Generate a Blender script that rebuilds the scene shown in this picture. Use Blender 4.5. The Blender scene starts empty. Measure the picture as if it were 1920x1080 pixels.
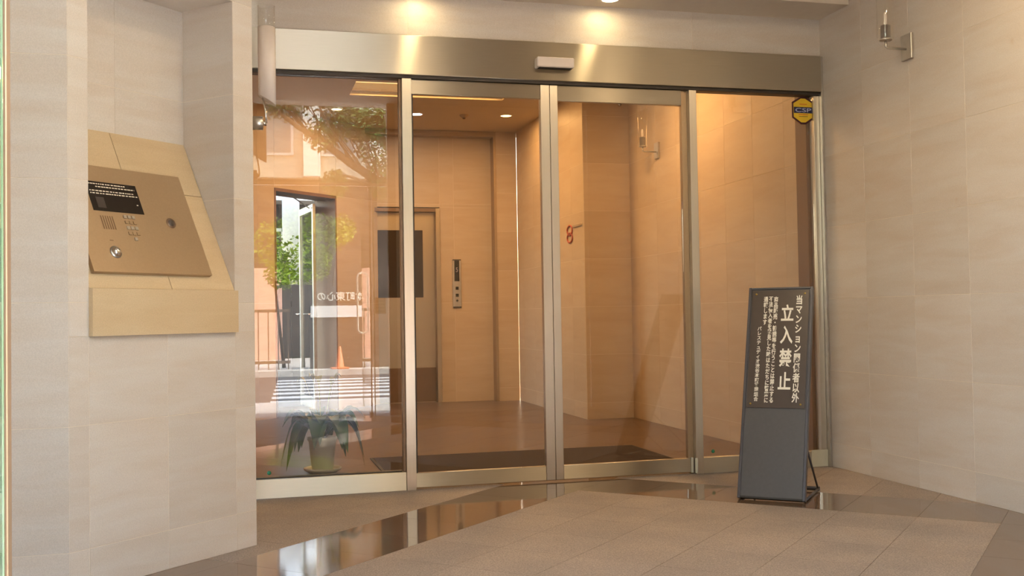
import bpy, math, random
from mathutils import Vector, Matrix, noise
R = random.Random(7)
S2 = math.sqrt(2.0)
sc = bpy.context.scene
COL = sc.collection

# ------------------------------------------------------------------ camera
H, YAW, ROLL, PITCH, FPX = 1.03, math.radians(14.569), math.radians(0.9314), math.radians(1.518), 1964.7
fw = Vector((math.sin(YAW)*math.cos(PITCH), math.cos(YAW)*math.cos(PITCH), math.sin(PITCH)))
r0 = Vector((math.cos(YAW), -math.sin(YAW), 0)); u0 = r0.cross(fw)
rt = math.cos(ROLL)*r0 - math.sin(ROLL)*u0
up = math.cos(ROLL)*u0 + math.sin(ROLL)*r0
cd = bpy.data.cameras.new('camera'); cam = bpy.data.objects.new('camera', cd); COL.objects.link(cam)
cam.matrix_world = Matrix(((rt.x, up.x, -fw.x, 0), (rt.y, up.y, -fw.y, 0), (rt.z, up.z, -fw.z, H), (0, 0, 0, 1)))
cd.sensor_width = 36.0; cd.lens = 36.0*FPX/1920.0; cd.clip_start = 0.02; cd.clip_end = 300
sc.camera = cam

# ------------------------------------------------------------------ sky, sun, exposure
W = bpy.data.worlds.new('sky'); sc.world = W; W.use_nodes = True
nt = W.node_tree; nt.nodes.clear()
sky = nt.nodes.new('ShaderNodeTexSky'); sky.sky_type = 'NISHITA'; sky.sun_disc = False
sky.sun_elevation = math.radians(48); sky.sun_rotation = math.radians(65); sky.air_density = 1.6; sky.dust_density = 5.0
hs = nt.nodes.new('ShaderNodeHueSaturation'); hs.inputs['Saturation'].default_value = 1.0
bgn = nt.nodes.new('ShaderNodeBackground'); bgn.inputs['Strength'].default_value = 3.2
out = nt.nodes.new('ShaderNodeOutputWorld')
nt.links.new(sky.outputs[0], hs.inputs['Color']); nt.links.new(hs.outputs[0], bgn.inputs[0]); nt.links.new(bgn.outputs[0], out.inputs[0])
sd = bpy.data.lights.new('sun', 'SUN'); sd.energy = 60.0; sd.angle = math.radians(0.6); sd.color = (1.0, 0.95, 0.86)
sun = bpy.data.objects.new('sun', sd); COL.objects.link(sun)
sun.rotation_euler = Vector((-0.80, -0.13, -0.80)).to_track_quat('-Z', 'Y').to_euler()
sc.view_settings.view_transform = 'Standard'; sc.view_settings.look = 'None'
sc.view_settings.exposure = 0.0; sc.view_settings.gamma = 1.0; sc.view_settings.use_curve_mapping = False
sc.cycles.max_bounces = 12; sc.cycles.diffuse_bounces = 6; sc.cycles.glossy_bounces = 6
sc.cycles.transmission_bounces = 8; sc.cycles.transparent_max_bounces = 24
sc.cycles.sample_clamp_indirect = 6.0; sc.cycles.caustics_reflective = False; sc.cycles.caustics_refractive = False

def lamp(name, kind, loc, power, color, size=0.1, size_y=None, spot=None, direction=(0, 0, -1)):
    d = bpy.data.lights.new(name, kind); d.energy = power; d.color = color
    if kind == 'AREA':
        if size_y: d.shape = 'RECTANGLE'; d.size = size; d.size_y = size_y
        else: d.shape = 'DISK'; d.size = size
    if kind == 'SPOT':
        d.spot_size = math.radians(spot); d.spot_blend = 0.8; d.shadow_soft_size = size
    o = bpy.data.objects.new(name, d); COL.objects.link(o); o.location = loc
    o.rotation_euler = Vector(direction).to_track_quat('-Z', 'Y').to_euler()
    return o
WARM = (1.0, 0.56, 0.20)
HALO = (1.0, 0.72, 0.42)

# ------------------------------------------------------------------ materials
def new_mat(name):
    m = bpy.data.materials.new(name); m.use_nodes = True
    n = m.node_tree.nodes; l = m.node_tree.links
    return m, n, l, n['Principled BSDF']

def ramp(n, l, src, c0, c1, p0=0.3, p1=0.7):
    r = n.new('ShaderNodeValToRGB'); r.color_ramp.elements[0].color = (*c0, 1); r.color_ramp.elements[1].color = (*c1, 1)
    r.color_ramp.elements[0].position = p0; r.color_ramp.elements[1].position = p1
    l.new(src, r.inputs[0]); return r.outputs[0]

def plain(name, c, rough=0.5, metal=0.0, var=0.06, scale=20, bump=0.0, spec=0.5, stretch=None, coat=0.0):
    m, n, l, b = new_mat(name)
    tc = n.new('ShaderNodeTexCoord'); mp = n.new('ShaderNodeMapping'); l.new(tc.outputs['Object'], mp.inputs[0])
    if stretch: mp.inputs['Scale'].default_value = stretch
    nz = n.new('ShaderNodeTexNoise'); nz.inputs['Scale'].default_value = scale; nz.inputs['Detail'].default_value = 4
    l.new(mp.outputs[0], nz.inputs[0])
    lo = tuple(max(0, x*(1-var)) for x in c); hi = tuple(min(1, x*(1+var)) for x in c)
    l.new(ramp(n, l, nz.outputs[0], lo, hi), b.inputs['Base Color'])
    b.inputs['Roughness'].default_value = rough; b.inputs['Metallic'].default_value = metal
    b.inputs['Specular IOR Level'].default_value = spec; b.inputs['Coat Weight'].default_value = coat
    if bump:
        bp = n.new('ShaderNodeBump'); bp.inputs['Strength'].default_value = bump; bp.inputs['Distance'].default_value = 0.002
        l.new(nz.outputs[0], bp.inputs['Height']); l.new(bp.outputs[0], b.inputs['Normal'])
    return m

def stone(name, c, var=0.05, rough=0.42, vein=(0.9, 0.9, 6.0), tilevar=0.10, tint=(1.0, 0.94, 0.88), blotch=0.0):
    """honed limestone: world-space horizontal veins, per-tile tone, fine grain"""
    m, n, l, b = new_mat(name)
    tc = n.new('ShaderNodeTexCoord'); oi = n.new('ShaderNodeObjectInfo')
    geo = n.new('ShaderNodeNewGeometry')
    off = n.new('ShaderNodeVectorMath'); off.operation = 'MULTIPLY_ADD'
    cmb = n.new('ShaderNodeCombineXYZ')
    for i in range(3): l.new(oi.outputs['Random'], cmb.inputs[i])
    off.inputs[1].default_value = (17, 11, 23); l.new(cmb.outputs[0], off.inputs[0]); l.new(geo.outputs['Position'], off.inputs[2])
    mp = n.new('ShaderNodeMapping'); mp.inputs['Scale'].default_value = vein; l.new(off.outputs[0], mp.inputs[0])
    nz = n.new('ShaderNodeTexNoise'); nz.inputs['Scale'].default_value = 1.6; nz.inputs['Detail'].default_value = 8; nz.inputs['Roughness'].default_value = 0.62
    nz.inputs['Distortion'].default_value = 0.5; l.new(mp.outputs[0], nz.inputs[0])
    lo = tuple(x*(1-var)*t for x, t in zip(c, tint)); hi = tuple(min(1, x*(1+var)) for x in c)
    base = ramp(n, l, nz.outputs[0], lo, hi, 0.32, 0.66)
    g = n.new('ShaderNodeTexNoise'); g.inputs['Scale'].default_value = 260; g.inputs['Detail'].default_value = 2; l.new(geo.outputs['Position'], g.inputs[0])
    gr = ramp(n, l, g.outputs[0], (0.93, 0.93, 0.93), (1.05, 1.05, 1.05), 0.35, 0.65)
    mx = n.new('ShaderNodeMix'); mx.data_type = 'RGBA'; mx.blend_type = 'MULTIPLY'; mx.inputs[0].default_value = 1
    l.new(base, mx.inputs[6]); l.new(gr, mx.inputs[7])
    rv = n.new('ShaderNodeMapRange'); rv.inputs[3].default_value = 1-tilevar; rv.inputs[4].default_value = 1+tilevar*0.6
    l.new(oi.outputs['Random'], rv.inputs[0])
    m2 = n.new('ShaderNodeVectorMath'); m2.operation = 'SCALE'; l.new(mx.outputs[2], m2.inputs[0]); l.new(rv.outputs[0], m2.inputs['Scale'])
    last = m2.outputs[0]
    if blotch:
        v = n.new('ShaderNodeTexNoise'); v.inputs['Scale'].default_value = 3.4; v.inputs['Detail'].default_value = 3; l.new(off.outputs[0], v.inputs[0])
        br = ramp(n, l, v.outputs[0], (1, 1, 1), (0.80, 0.62, 0.42), 0.735, 0.80)
        m3 = n.new('ShaderNodeMix'); m3.data_type = 'RGBA'; m3.blend_type = 'MULTIPLY'; m3.inputs[0].default_value = blotch
        l.new(last, m3.inputs[6]); l.new(br, m3.inputs[7]); last = m3.outputs[2]
    l.new(last, b.inputs['Base Color']); b.inputs['Roughness'].default_value = rough
    return m

def granite(name, c, rough, bump, spec=0.5, var=0.22):
    m, n, l, b = new_mat(name)
    geo = n.new('ShaderNodeNewGeometry'); oi = n.new('ShaderNodeObjectInfo')
    a = n.new('ShaderNodeTexNoise'); a.inputs['Scale'].default_value = 150; a.inputs['Detail'].default_value = 3; l.new(geo.outputs['Position'], a.inputs[0])
    v = n.new('ShaderNodeTexVoronoi'); v.inputs['Scale'].default_value = 210; l.new(geo.outputs['Position'], v.inputs[0])
    w = n.new('ShaderNodeTexNoise'); w.inputs['Scale'].default_value = 2.9; w.inputs['Detail'].default_value = 5; l.new(geo.outputs['Position'], w.inputs[0])
    ca = ramp(n, l, a.outputs[0], tuple(x*(1-var) for x in c), tuple(x*(1+var) for x in c), 0.35, 0.65)
    cv = ramp(n, l, v.outputs['Color'], (0.80, 0.80, 0.80), (1.12, 1.10, 1.08), 0.2, 0.8)
    cw = ramp(n, l, w.outputs[0], (0.88, 0.88, 0.9), (1.08, 1.06, 1.04), 0.35, 0.7)
    last = ca
    for q in (cv, cw):
        mx = n.new('ShaderNodeMix'); mx.data_type = 'RGBA'; mx.blend_type = 'MULTIPLY'; mx.inputs[0].default_value = 1
        l.new(last, mx.inputs[6]); l.new(q, mx.inputs[7]); last = mx.outputs[2]
    rv = n.new('ShaderNodeMapRange'); rv.inputs[3].default_value = 0.95; rv.inputs[4].default_value = 1.05; l.new(oi.outputs['Random'], rv.inputs[0])
    sclv = n.new('ShaderNodeVectorMath'); sclv.operation = 'SCALE'; l.new(last, sclv.inputs[0]); l.new(rv.outputs[0], sclv.inputs['Scale'])
    l.new(sclv.outputs[0], b.inputs['Base Color'])
    b.inputs['Roughness'].default_value = rough; b.inputs['Specular IOR Level'].default_value = spec
    if bump:
        bp = n.new('ShaderNodeBump'); bp.inputs['Strength'].default_value = bump; bp.inputs['Distance'].default_value = 0.002
        l.new(a.outputs[0], bp.inputs['Height']); l.new(bp.outputs[0], b.inputs['Normal'])
    return m

def brushed(name, c, rough, aniso, rot, axis='Z'):
    m, n, l, b = new_mat(name)
    tc = n.new('ShaderNodeTexCoord'); mp = n.new('ShaderNodeMapping'); l.new(tc.outputs['Object'], mp.inputs[0])
    mp.inputs['Scale'].default_value = (2, 2, 400) if rot else (400, 400, 2)
    nz = n.new('ShaderNodeTexNoise'); nz.inputs['Scale'].default_value = 3; nz.inputs['Detail'].default_value = 3; l.new(mp.outputs[0], nz.inputs[0])
    l.new(ramp(n, l, nz.outputs[0], tuple(x*0.94 for x in c), tuple(min(1, x*1.05) for x in c)), b.inputs['Base Color'])
    b.inputs['Metallic'].default_value = 1; b.inputs['Roughness'].default_value = rough
    b.inputs['Anisotropic'].default_value = aniso; b.inputs['Anisotropic Rotation'].default_value = rot
    t = n.new('ShaderNodeTangent'); t.direction_type = 'RADIAL'; t.axis = axis; l.new(t.outputs[0], b.inputs['Tangent'])
    return m

def glass_pane(name, tint, f0=0.04, rough=0.0):
    """thin architectural glass: see-through plus a Schlick mirror reflection on each face"""
    m = bpy.data.materials.new(name); m.use_nodes = True; n = m.node_tree.nodes; l = m.node_tree.links; n.clear()
    o = n.new('ShaderNodeOutputMaterial'); t = n.new('ShaderNodeBsdfTransparent'); t.inputs[0].default_value = (*tint, 1)
    g = n.new('ShaderNodeBsdfGlossy'); g.inputs['Roughness'].default_value = rough; g.inputs['Color'].default_value = (1, 1, 1, 1)
    lw = n.new('ShaderNodeLayerWeight'); lw.inputs['Blend'].default_value = 0.5
    p = n.new('ShaderNodeMath'); p.operation = 'POWER'; p.inputs[1].default_value = 5; l.new(lw.outputs['Facing'], p.inputs[0])
    q = n.new('ShaderNodeMath'); q.operation = 'MULTIPLY_ADD'; q.inputs[1].default_value = 1-f0; q.inputs[2].default_value = f0; l.new(p.outputs[0], q.inputs[0])
    mx = n.new('ShaderNodeMixShader'); l.new(q.outputs[0], mx.inputs[0]); l.new(t.outputs[0], mx.inputs[1]); l.new(g.outputs[0], mx.inputs[2])
    l.new(mx.outputs[0], o.inputs[0]); return m

def emit(name, c, s):
    m = bpy.data.materials.new(name); m.use_nodes = True; n = m.node_tree.nodes; l = m.node_tree.links; n.clear()
    o = n.new('ShaderNodeOutputMaterial'); e = n.new('ShaderNodeEmission'); e.inputs[0].default_value = (*c, 1); e.inputs[1].default_value = s
    l.new(e.outputs[0], o.inputs[0]); return m

M = {}
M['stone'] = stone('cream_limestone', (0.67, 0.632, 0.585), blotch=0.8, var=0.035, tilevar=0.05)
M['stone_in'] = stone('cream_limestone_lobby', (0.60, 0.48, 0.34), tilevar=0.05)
M['stone_tan'] = stone('tan_limestone', (0.60, 0.48, 0.31), tilevar=0.04, rough=0.4)
M['grout'] = plain('pale_grout', (0.80, 0.72, 0.60), 0.8)
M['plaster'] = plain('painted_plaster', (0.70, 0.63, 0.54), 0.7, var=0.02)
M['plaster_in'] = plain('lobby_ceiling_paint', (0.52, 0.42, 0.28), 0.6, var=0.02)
M['granite'] = granite('flamed_granite', (0.295, 0.258, 0.232), 0.62, 0.5)
M['granite_in'] = granite('lobby_granite', (0.13, 0.085, 0.058), 0.28, 0.05)
M['band'] = granite('polished_dark_granite', (0.155, 0.110, 0.080), 0.06, 0.0, 0.8)
M['floor_grout'] = plain('floor_grout', (0.20, 0.155, 0.12), 0.8)
M['steel_h'] = brushed('hairline_steel_horizontal', (0.60, 0.55, 0.45), 0.42, 1.0, 0.25)
M['steel_v'] = brushed('hairline_steel_vertical', (0.64, 0.59, 0.50), 0.34, 0.7, 0.0)
M['steel_dark'] = plain('dark_steel_recess', (0.05, 0.042, 0.035), 0.5, 0.4)
M['alu'] = plain('satin_aluminium', (0.60, 0.58, 0.54), 0.35, 1.0)
M['chrome'] = plain('polished_chrome', (0.78, 0.76, 0.72), 0.10, 1.0, var=0.02)
M['bronze'] = plain('champagne_metal', (0.44, 0.33, 0.215), 0.42, 0.75, var=0.03, scale=120)
M['glass'] = glass_pane('clear_glass', (0.975, 0.965, 0.95), 0.050)
M['glass_out'] = glass_pane('entrance_glass', (0.97, 0.985, 0.97), 0.040)
M['glass_lamp'] = glass_pane('lamp_glass', (0.985, 0.985, 0.98), 0.05)
M['glass_edge'] = plain('green_glass_edge', (0.12, 0.19, 0.10), 0.15, spec=0.8)
M['frost'] = plain('frosted_glass', (0.80, 0.73, 0.68), 0.45, var=0.02)
M['board'] = plain('charcoal_enamel', (0.064, 0.064, 0.070), 0.42, var=0.05, scale=60)
M['plate'] = plain('dark_acrylic_plate', (0.060, 0.047, 0.040), 0.28, var=0.05)
M['edge_blue'] = plain('charcoal_frame_metal', (0.062, 0.064, 0.078), 0.35, 0.2)
M['white'] = plain('white_lettering', (0.80, 0.80, 0.74), 0.6, var=0.02)
M['brass'] = plain('brass', (0.42, 0.30, 0.08), 0.35, 0.8)
M['black'] = plain('black_rubber', (0.012, 0.011, 0.010), 0.6)
M['screen'] = plain('black_display', (0.012, 0.008, 0.006), 0.25)
M['mat'] = plain('dark_brown_mat_pile', (0.030, 0.016, 0.010), 0.95, var=0.3, scale=300, bump=0.6)
M['pot'] = plain('white_glazed_pot', (0.62, 0.62, 0.52), 0.35, var=0.02)
M['soil'] = plain('potting_soil', (0.03, 0.02, 0.012), 0.95, var=0.3, scale=100)
M['leaf'] = plain('plant_leaf', (0.035, 0.10, 0.025), 0.35, var=0.3, scale=14)
M['leaf_y'] = plain('plant_yellow_leaf', (0.34, 0.32, 0.04), 0.45, var=0.2, scale=14)
M['wood'] = plain('brown_side_strip', (0.20, 0.10, 0.045), 0.5, stretch=(1, 1, 0.1))
M['elev'] = brushed('elevator_steel', (0.52, 0.44, 0.31), 0.38, 0.5, 0.0)
M['kick'] = plain('elevator_kick_plate', (0.20, 0.13, 0.08), 0.4, 0.5)
M['elev_glass'] = plain('dark_elevator_window', (0.035, 0.022, 0.015), 0.12)
M['asphalt'] = plain('asphalt', (0.035, 0.035, 0.039), 0.9, var=0.2, scale=60)
M['paint'] = plain('white_road_paint', (0.78, 0.78, 0.78), 0.7, var=0.04)
M['paving'] = plain('pavement_concrete', (0.44, 0.43, 0.41), 0.85, var=0.12, scale=8)
M['bark'] = plain('tree_bark', (0.11, 0.075, 0.05), 0.9, var=0.3, scale=18, stretch=(1, 1, 0.3))
M['tleaf'] = plain('tree_leaf', (0.06, 0.13, 0.03), 0.45, var=0.5, scale=3)
M['bleaf'] = plain('bush_leaf', (0.22, 0.30, 0.03), 0.5, var=0.5, scale=3)
M['bldg'] = plain('pale_render', (0.46, 0.44, 0.36), 0.8, var=0.08, scale=2)
M['bldg_dark'] = plain('dark_base_cladding', (0.045, 0.035, 0.03), 0.7, var=0.2, scale=3)
M['salmon'] = plain('salmon_wall', (0.60, 0.36, 0.28), 0.8)
M['handle'] = plain('bright_satin_metal', (0.88, 0.86, 0.80), 0.4, 0.3)
M['winglass'] = plain('window_glass', (0.10, 0.13, 0.15), 0.12)
M['railwhite'] = plain('white_railing_paint', (0.72, 0.72, 0.70), 0.5)
M['cone'] = plain('orange_plastic', (0.42, 0.13, 0.06), 0.5)
M['yellow'] = plain('yellow_sticker', (0.74, 0.50, 0.03), 0.5)
M['maroon'] = plain('maroon_print', (0.06, 0.012, 0.02), 0.5)
M['navy'] = plain('navy_print', (0.012, 0.016, 0.075), 0.5)
M['ltblue'] = plain('pale_blue_print', (0.42, 0.46, 0.70), 0.5)
M['orange'] = plain('orange_print', (0.62, 0.20, 0.02), 0.5)
M['green'] = plain('green_sticker', (0.02, 0.20, 0.10), 0.5)
M['red'] = plain('red_print', (0.42, 0.07, 0.03), 0.5)
M['paper'] = plain('notice_paper', (0.75, 0.70, 0.60), 0.8)
M['ink'] = plain('ink', (0.05, 0.05, 0.05), 0.8)
M['e_white'] = emit('downlight_cool', (1.0, 0.86, 0.92), 14)
M['e_warm'] = emit('downlight_warm', (1.0, 0.66, 0.26), 9)
M['e_halo'] = emit('downlight_halogen', (1.0, 0.76, 0.40), 60)
M['e_cove'] = emit('ceiling_luminaire', (1.0, 0.60, 0.22), 1.6)
M['e_digit'] = emit('lit_digit', (0.9, 0.55, 0.35), 0.5)

# ------------------------------------------------------------------ mesh builder
class MB:
    def __init__(s): s.v = []; s.f = []; s.sm = []
    def add(s, vs, fs, smooth=False):
        k = len(s.v); s.v += [Vector(p) for p in vs]; s.f += [tuple(i+k for i in f) for f in fs]; s.sm += [smooth]*len(fs); return s
    def box(s, x0, x1, y0, y1, z0, z1, M4=None):
        vs = [Vector(p) for p in ((x0,y0,z0),(x1,y0,z0),(x1,y1,z0),(x0,y1,z0),(x0,y0,z1),(x1,y0,z1),(x1,y1,z1),(x0,y1,z1))]
        if M4: vs = [M4 @ p for p in vs]
        return s.add(vs, [(0,3,2,1),(4,5,6,7),(0,1,5,4),(1,2,6,5),(2,3,7,6),(3,0,4,7)])
    def bbox(s, x0, x1, y0, y1, z0, z1, b, M4=None):
        """box with chamfered edges along all sides (octagonal section in each view)"""
        xs, ys, zs = (x0, x1), (y0, y1), (z0, z1); vs = []; idx = {}
        for i in range(2):
            for j in range(2):
                for k in range(2):
                    for a in range(3):
                        p = [xs[i], ys[j], zs[k]]
                        d = [b if i == 0 else -b, b if j == 0 else -b, b if k == 0 else -b]
                        for q in range(3):
                            if q != a: p[q] += d[q]
                        idx[(i,j,k,a)] = len(vs); vs.append(Vector(p))
        F = []
        for a in range(3):
            o = [q for q in range(3) if q != a]
            for sgn in (0, 1):
                f = []
                for (m1, m2) in ((0,0),(1,0),(1,1),(0,1)):
                    c = [0,0,0]; c[a] = sgn; c[o[0]] = m1; c[o[1]] = m2; f.append(idx[(*c, a)])
                F.append(f)
        for a in range(3):            # edges along axis a
            o = [q for q in range(3) if q != a]
            for m1 in (0,1):
                for m2 in (0,1):
                    c0 = [0,0,0]; c1 = [0,0,0]; c0[a] = 0; c1[a] = 1
                    for c in (c0, c1): c[o[0]] = m1; c[o[1]] = m2
                    F.append([idx[(*c0, o[0])], idx[(*c1, o[0])], idx[(*c1, o[1])], idx[(*c0, o[1])]])
        for i in range(2):
            for j in range(2):
                for k in range(2): F.append([idx[(i,j,k,0)], idx[(i,j,k,1)], idx[(i,j,k,2)]])
        ctr = Vector(((x0+x1)/2, (y0+y1)/2, (z0+z1)/2)); G = []
        for f in F:
            n = (vs[f[1]]-vs[f[0]]).cross(vs[f[2]]-vs[f[0]]); m = sum((vs[q] for q in f), Vector())/len(f)-ctr
            G.append(tuple(f) if n.dot(m) > 0 else tuple(reversed(f)))
        if M4: vs = [M4 @ p for p in vs]
        return s.add(vs, G)
    def tube(s, pts, rad, n=12, cap=True):
        pts = [Vector(p) for p in pts]; rad = rad if isinstance(rad, (list, tuple)) else [rad]*len(pts)
        k = len(s.v); ref = None
        for i, p in enumerate(pts):
            d = (pts[min(i+1, len(pts)-1)]-pts[max(i-1, 0)]).normalized()
            if ref is None: ref = Vector((0,0,1)) if abs(d.z) < 0.9 else Vector((1,0,0))
            a = (ref - d*ref.dot(d)).normalized(); b = d.cross(a); ref = a
            for j in range(n):
                t = 2*math.pi*j/n; s.v.append(p+(a*math.cos(t)+b*math.sin(t))*rad[i])
        for i in range(len(pts)-1):
            for j in range(n):
                s.f.append((k+i*n+j, k+i*n+(j+1)%n, k+(i+1)*n+(j+1)%n, k+(i+1)*n+j)); s.sm.append(True)
        if cap:
            s.f.append(tuple(k+j for j in reversed(range(n)))); s.sm.append(False)
            s.f.append(tuple(k+(len(pts)-1)*n+j for j in range(n))); s.sm.append(False)
        return s
    def lathe(s, prof, c, n=28, axis=Vector((0,0,1))):
        c = Vector(c); ax = Vector(axis).normalized(); rf = Vector((1,0,0)) if abs(ax.x) < 0.9 else Vector((0,1,0))
        a = (rf-ax*rf.dot(ax)).normalized(); b = ax.cross(a); k = len(s.v)
        for r, h in prof:
            for j in range(n):
                t = 2*math.pi*j/n; s.v.append(c+ax*h+(a*math.cos(t)+b*math.sin(t))*max(r, 1e-5))
        for i in range(len(prof)-1):
            for j in range(n):
                s.f.append((k+i*n+j, k+i*n+(j+1)%n, k+(i+1)*n+(j+1)%n, k+(i+1)*n+j)); s.sm.append(True)
        return s
    def prism(s, poly, d):
        """poly: list of 3D points (CCW seen from the side d points to), extruded back by -d"""
        d = Vector(d); n = len(poly); P = [Vector(p) for p in poly]; vs = P+[p-d for p in P]
        fs = [tuple(range(n)), tuple(reversed(range(n, 2*n)))]+[(i, i+n, (i+1) % n+n, (i+1) % n) for i in range(n)]
        return s.add(vs, fs)
    def build(s, name, mat, parent=None, loc=None, kind=None, M4=None):
        vs = [M4 @ p for p in s.v] if M4 else s.v
        if parent is not None: base = ORG.get(parent.name, Vector((0,0,0)))
        elif loc is not None: base = Vector(loc)
        else:
            mn = [min(p[i] for p in vs) for i in range(3)]; mx = [max(p[i] for p in vs) for i in range(3)]
            base = Vector(((mn[0]+mx[0])/2, (mn[1]+mx[1])/2, mn[2]))
        me = bpy.data.meshes.new(name); me.from_pydata([p-base for p in vs], [], s.f); me.update()
        me.polygons.foreach_set('use_smooth', s.sm)
        me.materials.append(mat); me.validate()
        o = bpy.data.objects.new(name, me); COL.objects.link(o)
        if parent is not None: o.parent = parent
        else: o.location = base
        ORG[o.name] = base
        if kind: o['kind'] = kind
        return o
ORG = {}   # world position of every object's origin
def tag(o, label=None, cat=None, group=None, kind=None):
    if label: o['label'] = label
    if cat: o['category'] = cat
    if group: o['group'] = group
    if kind: o['kind'] = kind
    return o
def thing(name, label, cat, loc=(0,0,0), group=None, kind=None):
    o = bpy.data.objects.new(name, None); COL.objects.link(o); o.location = loc; o.empty_display_size = 0.1
    ORG[o.name] = Vector(loc); return tag(o, label, cat, group, kind)
def struct(name, mb, mat, label): return tag(mb.build(name, mat), label, None, None, 'structure')
def put(name, me, wpos, parent, mat=None):
    o = bpy.data.objects.new(name, me); COL.objects.link(o); o.parent = parent; o.location = Vector(wpos)-ORG[parent.name]
    ORG[o.name] = Vector(wpos); return o

def text_mesh(txt, size, align='CENTER', bold=0.0, line=1.0, depth=0.0008):
    c = bpy.data.curves.new('lettering', 'FONT'); c.body = txt; c.size = size; c.align_x = align; c.align_y = 'CENTER'
    c.space_line = line; c.offset = bold; c.extrude = depth; c.resolution_u = 3
    o = bpy.data.objects.new('lettering_source', c); COL.objects.link(o)
    dg = bpy.context.evaluated_depsgraph_get(); me = bpy.data.meshes.new_from_object(o.evaluated_get(dg))
    COL.objects.unlink(o); bpy.data.objects.remove(o); return me
def lettering(txt, size, Mx, mat, parent, name='lettering', fit=None, **kw):
    """text laid in local x (right) / y (up) of matrix Mx, centred; fit=(w, h) scales it to a box"""
    me = text_mesh(txt, size, **kw)
    if len(me.vertices):
        xs = [v.co.x for v in me.vertices]; ys = [v.co.y for v in me.vertices]
        cx, cy = (min(xs)+max(xs))/2, (min(ys)+max(ys))/2
        sx = sy = 1.0
        if fit:
            sx = fit[0]/(max(xs)-min(xs)) if fit[0] else 1.0; sy = fit[1]/(max(ys)-min(ys)) if fit[1] else 1.0
        for v in me.vertices:
            v.co = Mx @ Vector(((v.co.x-cx)*sx, (v.co.y-cy)*sy, v.co.z)) - ORG[parent.name]
    me.materials.clear(); me.materials.append(mat); me.name = name
    o = bpy.data.objects.new(name, me); COL.objects.link(o); o.parent = parent; ORG[o.name] = ORG[parent.name].copy(); return o
def frame(o, x, y, z):
    x, y, z = Vector(x).normalized(), Vector(y).normalized(), Vector(z).normalized(); o = Vector(o)
    return Matrix(((x.x, y.x, z.x, o.x), (x.y, y.y, z.y, o.y), (x.z, y.z, z.z, o.z), (0,0,0,1)))

# ------------------------------------------------------------------ tiled walls
ROWS = [0, .161, .635, 1.108, 1.581, 2.054, 2.527, 3.0, 3.32]
J = 0.0010
def cuts(a, b, grid):
    g = sorted([x for x in grid if a+0.02 < x < b-0.02]); return [a]+g+[b]
def tile_wall(name, label, p0, p1, z0, z1, side, ucuts, mat, rows=ROWS, hole=None, thick=0.15, grout='grout'):
    """wall face from p0 to p1 (x, y); its front is on the `side` of the direction (+1 left, -1 right)"""
    p0, p1 = Vector((*p0, 0)), Vector((*p1, 0)); L = (p1-p0).length; e = (p1-p0)/L
    n = Vector((-e.y, e.x, 0))*side                      # points out of the face
    def P(u, d, z): return p0+e*u+n*d+Vector((0, 0, z))
    mb = MB()
    rects = [(0, L, z0, z1)]
    if hole:
        a, b, c, d = hole; rects = [(0, a, z0, z1), (b, L, z0, z1), (a, b, z0, c), (a, b, d, z1)]
    Mf = frame(p0, e, n, (0, 0, 1)); 
    for (a, b, c, d) in rects:
        if b-a > 1e-4 and d-c > 1e-4: mb.box(a, b, -thick, -0.0012, c, d, Mf)
    if side < 0:
        mb.f = [tuple(reversed(f)) for f in mb.f]
    w = struct(name, mb, M[grout], label)
    us = cuts(0, L, ucuts); zs = cuts(z0, z1, rows); cache = {}
    if hole:
        us = sorted(set(us+[hole[0], hole[1]])); zs = sorted(set(zs+[hole[2], hole[3]]))
        us = [u for i, u in enumerate(us) if i == 0 or u-us[i-1] > 0.03]
    for i in range(len(us)-1):
        for k in range(len(zs)-1):
            ua, ub, za, zb = us[i], us[i+1], zs[k], zs[k+1]
            um, zm = (ua+ub)/2, (za+zb)/2
            if hole and hole[0] < um < hole[1] and hole[2] < zm < hole[3]: continue
            if zb-za < 0.006: continue
            key = (round(ub-ua, 4), round(zb-za, 4))
            if key not in cache:
                hw, hh = (ub-ua)/2-J, (zb-za)/2-J; b = 0.0005
                q = [(-hw,-hh),(hw,-hh),(hw,hh),(-hw,hh)]; q2 = [(-hw+b,-hh+b),(hw-b,-hh+b),(hw-b,hh-b),(-hw+b,hh-b)]
                vs = [e*x+n*(-0.010)+Vector((0,0,y)) for x, y in q]+[e*x+n*(-b)+Vector((0,0,y)) for x, y in q]+[e*x+Vector((0,0,y)) for x, y in q2]
                fs = [(8,9,10,11)]+[(a, (a+1)%4, (a+1)%4+4, a+4) for a in range(4)]+[(a+4, (a+1)%4+4, (a+1)%4+8, a+8) for a in range(4)]
                if side > 0: fs = [tuple(reversed(f)) for f in fs]
                me = bpy.data.meshes.new('tile'); me.from_pydata(vs, [], fs); me.materials.append(mat); me.update(); cache[key] = me
            put('tile', cache[key], P(um, 0, zm), w)
    return w

YG, XR = 6.232, 3.780
def grid(a, step, lo=-20, hi=20):
    return [a+step*i for i in range(-60, 60) if lo < a+step*i < hi]
yg = [YG-0.475*k for k in range(0, 12)]
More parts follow.
